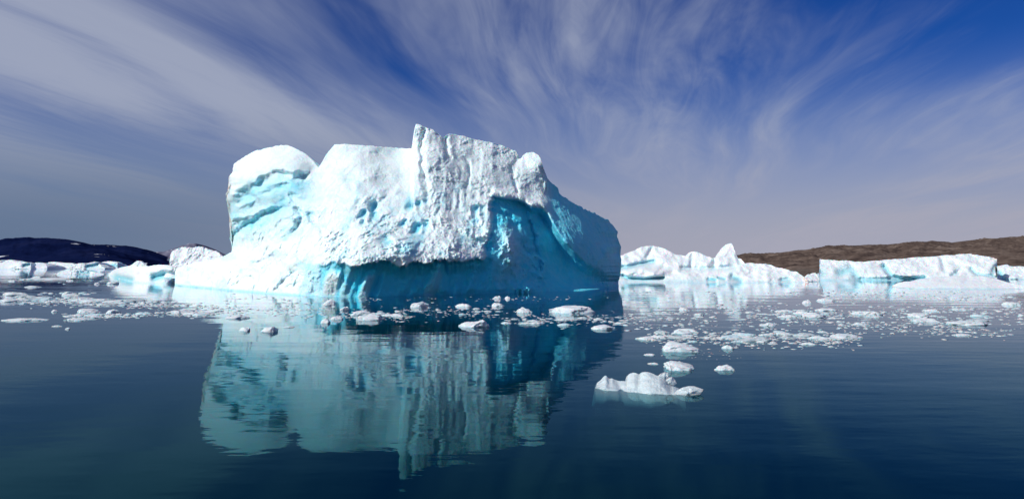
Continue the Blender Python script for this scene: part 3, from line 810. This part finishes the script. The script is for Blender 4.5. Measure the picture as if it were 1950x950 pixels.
def land(name, ridge, Yr, Yf, material, amp, scale, label, rows=60, step=2.5, power=.8):
    u = np.arange(ridge[0][0], ridge[-1][0] + step, step)
    rv = poly(ridge, u)
    rv = rv + 1.6 * fbm(u / 26.0, 0 * u + Yr / 777.0, 0 * u, 5, .6)
    x, y, z = survey(u, rv, Yr)
    t = np.linspace(0, 1, rows)
    z = z * smooth(0, 12, np.arange(len(u))) * smooth(0, 12, np.arange(len(u))[::-1])
    XX = x[:, None] * (Yf + (Yr - Yf) * t)[None, :] / Yr
    YY = np.repeat((Yf + (Yr - Yf) * t)[None, :], len(u), 0)
    ZZ = z[:, None] * (t ** power)[None, :] - 6 * (1 - t)[None, :]
    nz = fbm(XX / scale, YY / scale, 0 * XX + Yr, 6, .55) + .5 * fbm(XX / scale * 2, YY / scale * 2, 0 * XX + 3, 5, .55, True)
    ZZ = ZZ + amp * nz * np.sin(np.clip(t, 0, 1) * math.pi * .9)[None, :]
    # far side
    tb = np.linspace(0, 1, 10)[1:]
    XB = np.repeat(XX[:, -1:], 9, 1); YB = Yr + (Yr - Yf) * .8 * tb[None, :] + 0 * XB
    ZB = ZZ[:, -1:] * (1 - tb ** 1.5)[None, :] - 8 * tb[None, :]
    X = np.hstack([XX, XB]); Y = np.hstack([YY, YB]); Z = np.hstack([ZZ, ZB])
    nc, nr = X.shape
    idx = np.arange(nc * nr).reshape(nc, nr)
    f = np.stack([idx[:-1, :-1], idx[1:, :-1], idx[1:, 1:], idx[:-1, 1:]], -1).reshape(-1, 4).tolist()
    me = mesh_from(name, np.stack([X, Y, Z], -1).reshape(-1, 3).tolist(), f, material)
    return tag(link(name, me), label, None, None, 'structure')


NAVY_HAZE = rock_material('navy_haze_rock', (.003, .006, .030), (.005, .010, .046), (.011, .016, .055), .004, 0.36)  # distance haze and shade put into the rock colour as navy
LILAC_HAZE = rock_material('lilac_haze_rock', (.07, .07, .12), (.13, .13, .19), (.2, .19, .25), .004, 0.40)  # haze over the far mountain mixed into its base colours
BROWN = rock_material('brown_fell', (.052, .038, .034), (.108, .078, .064), (.185, .142, .118), .07)
land('hill', [(-620, 503), (-420, 480), (-250, 468), (-120, 463), (-60, 460), (0, 457.5), (10, 455), (30, 453.5), (55, 452.5), (65, 454.5), (80, 454), (100, 455), (125, 458), (150, 463), (180, 471), (210, 479), (240, 488), (262, 497), (280, 503)],
     3200, 2500, NAVY_HAZE, 26, 260, 'dark navy hill on the far left shore')
land('hill', [(120, 475), (150, 467), (165, 465.5), (185, 466), (205, 467), (225, 468), (240, 467.5), (255, 471), (270, 474), (282, 481), (295, 487), (310, 493), (325, 500), (335, 504)],
     4200, 3500, NAVY_HAZE, 26, 260, 'second dark navy hill with snow specks behind the first')
land('mountain', [(270, 488), (280, 480), (287, 475.5), (296, 480), (310, 480), (325, 475), (340, 470), (348, 467), (351, 468.5), (360, 464.5), (368, 465), (373, 464.5), (378, 470), (390, 476), (410, 484), (430, 490), (450, 497), (470, 503)],
     9000, 7000, LILAC_HAZE, 60, 700, 'hazy lilac grey mountain with snow patches far off')
land('hill', [(1380, 500), (1405, 489), (1420, 486.5), (1440, 485.5), (1465, 486), (1490, 482), (1520, 480), (1550, 476), (1565, 473), (1580, 469.5), (1600, 470), (1640, 469.5), (1665, 468), (1690, 468), (1710, 465), (1735, 461.5), (1760, 462), (1780, 461), (1800, 463), (1818, 465.5),
              (1835, 464), (1850, 460), (1870, 457), (1900, 455), (1930, 451), (1960, 449.5), (2040, 445), (2150, 452), (2350, 470), (2600, 503)],
     900, 330, BROWN, 9, 60, 'bare brown hill of rock and heath on the right shore', 110, 1.6, .9)

# ------------------------------------------------------------------ water
m, ns, ln = mat('sea_water')
out = node(ns, 'ShaderNodeOutputMaterial')
tc = node(ns, 'ShaderNodeTexCoord')
gl = node(ns, 'ShaderNodeBsdfGlossy'); gl.inputs['Roughness'].default_value = 0.012; gl.inputs['Color'].default_value = (.44, .82, .92, 1)
df = node(ns, 'ShaderNodeBsdfDiffuse'); df.inputs['Color'].default_value = (0.000, 0.016, 0.024, 1)
tr = node(ns, 'ShaderNodeBsdfTransparent')
body = node(ns, 'ShaderNodeMixShader'); body.inputs[0].default_value = 0.55
ln.new(df.outputs[0], body.inputs[1]); ln.new(tr.outputs[0], body.inputs[2])
fr = node(ns, 'ShaderNodeFresnel', i_IOR=1.21)
mx = node(ns, 'ShaderNodeMixShader')
pw = node(ns, 'ShaderNodeMath', operation='POWER'); pw.inputs[1].default_value = 1.36; ln.new(fr.outputs[0], pw.inputs[0])
pm = node(ns, 'ShaderNodeMath', operation='MULTIPLY', use_clamp=True); pm.inputs[1].default_value = 1.26; ln.new(pw.outputs[0], pm.inputs[0])
tint = node(ns, 'ShaderNodeMix', data_type='RGBA')
tint.inputs['A'].default_value = (.16, .66, .82, 1); tint.inputs['B'].default_value = (.92, .97, 1.0, 1)
tf = node(ns, 'ShaderNodeMapRange'); tf.inputs['From Min'].default_value = .08; tf.inputs['From Max'].default_value = .75
ln.new(pm.outputs[0], tf.inputs['Value']); ln.new(tf.outputs[0], tint.inputs['Factor']); ln.new(tint.outputs['Result'], gl.inputs['Color'])
ln.new(pm.outputs[0], mx.inputs[0]); ln.new(body.outputs[0], mx.inputs[1]); ln.new(gl.outputs[0], mx.inputs[2])
ln.new(mx.outputs[0], out.inputs['Surface'])


def wave(scale, stretch, detail, rot):
    mp = node(ns, 'ShaderNodeMapping')
    mp.inputs['Scale'].default_value = (scale / stretch, scale, scale)
    mp.inputs['Rotation'].default_value = (0, 0, rot)
    ln.new(tc.outputs['Object'], mp.inputs[0])
    n = node(ns, 'ShaderNodeTexNoise', i_Scale=1.0, i_Detail=detail, i_Roughness=0.45)
    ln.new(mp.outputs[0], n.inputs['Vector'])
    return n.outputs['Fac']


def mul(a, k):
    x = node(ns, 'ShaderNodeMath', operation='MULTIPLY'); ln.new(a, x.inputs[0]); x.inputs[1].default_value = k
    return x.outputs[0]


def addn(a, b):
    x = node(ns, 'ShaderNodeMath', operation='ADD'); ln.new(a, x.inputs[0]); ln.new(b, x.inputs[1])
    return x.outputs[0]


h0 = addn(addn(mul(wave(0.30, 2.6, 2.0, .12), 0.026), mul(wave(1.3, 2.4, 2.0, -.1), 0.0065)), mul(wave(5.0, 2.2, 2.0, .05), 0.0012))
wp = node(ns, 'ShaderNodeMapRange'); wp.inputs['From Min'].default_value = .36; wp.inputs['From Max'].default_value = .64
wp.inputs['To Min'].default_value = .45; wp.inputs['To Max'].default_value = 1.5
ln.new(wave(0.05, 3.0, 3.0, .2), wp.inputs['Value'])
bp = node(ns, 'ShaderNodeBump'); bp.inputs['Distance'].default_value = 1.0
sm = node(ns, 'ShaderNodeMath', operation='MULTIPLY'); ln.new(h0, sm.inputs[0]); ln.new(wp.outputs[0], sm.inputs[1]); h = sm.outputs[0]
ln.new(h, bp.inputs['Height'])
ln.new(bp.outputs[0], gl.inputs['Normal']); ln.new(bp.outputs[0], fr.inputs['Normal'])
va = node(ns, 'ShaderNodeVolumeAbsorption'); va.inputs['Color'].default_value = (0.1, 0.72, 0.8, 1); va.inputs['Density'].default_value = 0.9
ln.new(va.outputs[0], out.inputs['Volume'])
SEA = m
L = 26000.0
zs, zb = 0.0, -8.0
vs = [(-L, -300, zb), (L, -300, zb), (L, L, zb), (-L, L, zb), (-L, -300, zs), (L, -300, zs), (L, L, zs), (-L, L, zs)]
fs = [(3, 2, 1, 0), (4, 5, 6, 7), (0, 1, 5, 4), (1, 2, 6, 5), (2, 3, 7, 6), (3, 0, 4, 7)]
tag(link('water', mesh_from('water', vs, fs, SEA, smooth_faces=False)), 'calm dark blue-green sea water with fine ripples', None, None, 'structure')
m, ns, ln = mat('seabed_silt')
out = node(ns, 'ShaderNodeOutputMaterial'); df = node(ns, 'ShaderNodeBsdfDiffuse'); df.inputs['Color'].default_value = (.02, .05, .06, 1)
ln.new(df.outputs[0], out.inputs[0])
vs = [(-L, -310, -7.9), (L, -310, -7.9), (L, L, -7.9), (-L, L, -7.9)]
tag(link('seabed', mesh_from('seabed', vs, [(0, 1, 2, 3)], m, smooth_faces=False)), 'dark silt seabed under the water', None, None, 'structure')

# ------------------------------------------------------------------ light and sky
SUN = Vector((-0.77, -0.50, 0.66)).normalized()
elev = math.asin(SUN.z)
az = math.atan2(SUN.x, SUN.y)
sd = bpy.data.lights.new('sun', 'SUN'); sd.energy = 3.9; sd.angle = math.radians(0.5); sd.color = (1.0, 0.98, 0.925)
so = bpy.data.objects.new('sun', sd); COL.objects.link(so)
so.rotation_euler = SUN.to_track_quat('Z', 'Y').to_euler()
so.location = (-60, -60, 80)

w = bpy.data.worlds.new('World'); scene.world = w
w.use_nodes = True
ns, ln = w.node_tree.nodes, w.node_tree.links
ns.clear()
out = node(ns, 'ShaderNodeOutputWorld'); bg = node(ns, 'ShaderNodeBackground'); bg.inputs['Strength'].default_value = 0.10
ln.new(bg.outputs[0], out.inputs[0])
sky = node(ns, 'ShaderNodeTexSky', sky_type='NISHITA'); sky.sun_disc = False
sky.sun_elevation = elev; sky.sun_rotation = az
sky.altitude = 0; sky.air_density = 1.0; sky.dust_density = 0.3; sky.ozone_density = 3.0
hs = node(ns, 'ShaderNodeHueSaturation'); hs.inputs['Saturation'].default_value = 1.3; hs.inputs['Value'].default_value = .62
ln.new(sky.outputs[0], hs.inputs['Color'])
pol = node(ns, 'ShaderNodeMix', data_type='RGBA', blend_type='MULTIPLY'); pol.inputs['Factor'].default_value = 1
pol.inputs['B'].default_value = (.22, .47, 1.0, 1); ln.new(hs.outputs[0], pol.inputs['A'])
tc = node(ns, 'ShaderNodeTexCoord')
sep = node(ns, 'ShaderNodeSeparateXYZ'); ln.new(tc.outputs['Generated'], sep.inputs[0])


def M(op, a, b=None, c=None):
    x = node(ns, 'ShaderNodeMath', operation=op)
    for i, q in enumerate((a, b, c)):
        if q is None: continue
        if isinstance(q, (int, float)): x.inputs[i].default_value = q
        else: ln.new(q, x.inputs[i])
    return x.outputs[0]


def MR(x, a, b, c=0.0, d=1.0, kind='SMOOTHSTEP'):
    n = node(ns, 'ShaderNodeMapRange'); n.interpolation_type = kind
    for k_, q in zip(('From Min', 'From Max', 'To Min', 'To Max'), (a, b, c, d)): n.inputs[k_].default_value = q
    ln.new(x, n.inputs['Value'])
    return n.outputs[0]


zz = M('MAXIMUM', sep.outputs['Z'], 0.0)
den = M('ADD', zz, 0.05)
px0, py = M('DIVIDE', sep.outputs['X'], den), M('DIVIDE', sep.outputs['Y'], den)
wc = node(ns, 'ShaderNodeCombineXYZ'); ln.new(px0, wc.inputs[0]); ln.new(py, wc.inputs[1])
wn = node(ns, 'ShaderNodeTexNoise', i_Scale=.28, i_Detail=1.0); ln.new(wc.outputs[0], wn.inputs['Vector'])
px = M('ADD', px0, M('MULTIPLY', M('SUBTRACT', wn.outputs['Fac'], .5), 1.0))
A0 = math.atan2(0.17, 1.0)
ca, sa = math.cos(A0), math.sin(A0)
along = M('ADD', M('MULTIPLY', px, sa), M('MULTIPLY', py, ca))
across = M('SUBTRACT', M('MULTIPLY', px, ca), M('MULTIPLY', py, sa))


def streak(ka, kc, detail, rough, dist, off, warp=0.0):
    cb = node(ns, 'ShaderNodeCombineXYZ')
    ln.new(M('MULTIPLY', along, ka), cb.inputs[0]); ln.new(M('MULTIPLY_ADD', across, kc, off), cb.inputs[1]); cb.inputs[2].default_value = off
    n = node(ns, 'ShaderNodeTexNoise', i_Scale=1.0, i_Detail=detail, i_Roughness=rough, i_Distortion=dist)
    ln.new(cb.outputs[0], n.inputs['Vector'])
    return n.outputs['Fac']


s1 = MR(streak(0.10, 0.40, 3, .5, .6, 3.1), .34, .66, 0, 1, 'LINEAR')
s2 = MR(streak(0.20, 1.0, 5, .55, 1.1, 8.4), .32, .68, 0, 1, 'LINEAR')
s3 = MR(streak(0.7, 5.0, 9, .62, 1.2, 1.7), .30, .70, 0, 1, 'LINEAR')
mix = M('ADD', M('ADD', M('MULTIPLY', s1, .50), M('MULTIPLY', s2, .34)), M('MULTIPLY', M('MULTIPLY', s3, M('MULTIPLY_ADD', s1, 1.2, .3)), .16))
# cover thins out high up and towards the right
high = M('MAXIMUM', M('SUBTRACT', zz, .12), 0.0)
bias = M('ADD', M('MULTIPLY', sep.outputs['X'], -.13), M('MULTIPLY', high, M('MULTIPLY_ADD', sep.outputs['X'], -1.4, -.15)))
cov = MR(M('ADD', mix, bias), .18, .84)
hor = MR(zz, 0.0, .28, .95, 0.0)
fac = M('SUBTRACT', 1.0, M('MULTIPLY', M('SUBTRACT', 1.0, M('MULTIPLY', cov, .90)), M('SUBTRACT', 1.0, hor)))
cc = node(ns, 'ShaderNodeMix', data_type='RGBA')
ch = node(ns, 'ShaderNodeMix', data_type='RGBA')
ch.inputs['A'].default_value = (1.35, 1.9, 3.0, 1); ch.inputs['B'].default_value = (3.85, 3.85, 4.75, 1)
ln.new(MR(sep.outputs['X'], -.6, .3), ch.inputs['Factor'])
cc.inputs['B'].default_value = (3.6, 4.0, 5.2, 1)
ln.new(ch.outputs['Result'], cc.inputs['A'])
ln.new(MR(zz, .03, .22), cc.inputs['Factor'])
mxs = node(ns, 'ShaderNodeMix', data_type='RGBA')
ln.new(fac, mxs.inputs['Factor']); ln.new(pol.outputs['Result'], mxs.inputs['A']); ln.new(cc.outputs['Result'], mxs.inputs['B'])
ln.new(mxs.outputs['Result'], bg.inputs['Color'])
w.cycles.sampling_method = 'MANUAL'; w.cycles.sample_map_resolution = 1024

vs_ = scene.view_settings
vs_.view_transform = 'Standard'; vs_.look = 'None'; vs_.exposure = 0.0; vs_.gamma = 1.0
cy = scene.cycles
cy.max_bounces = 8; cy.diffuse_bounces = 6; cy.glossy_bounces = 3; cy.transparent_max_bounces = 8; cy.transmission_bounces = 4; cy.volume_bounces = 1
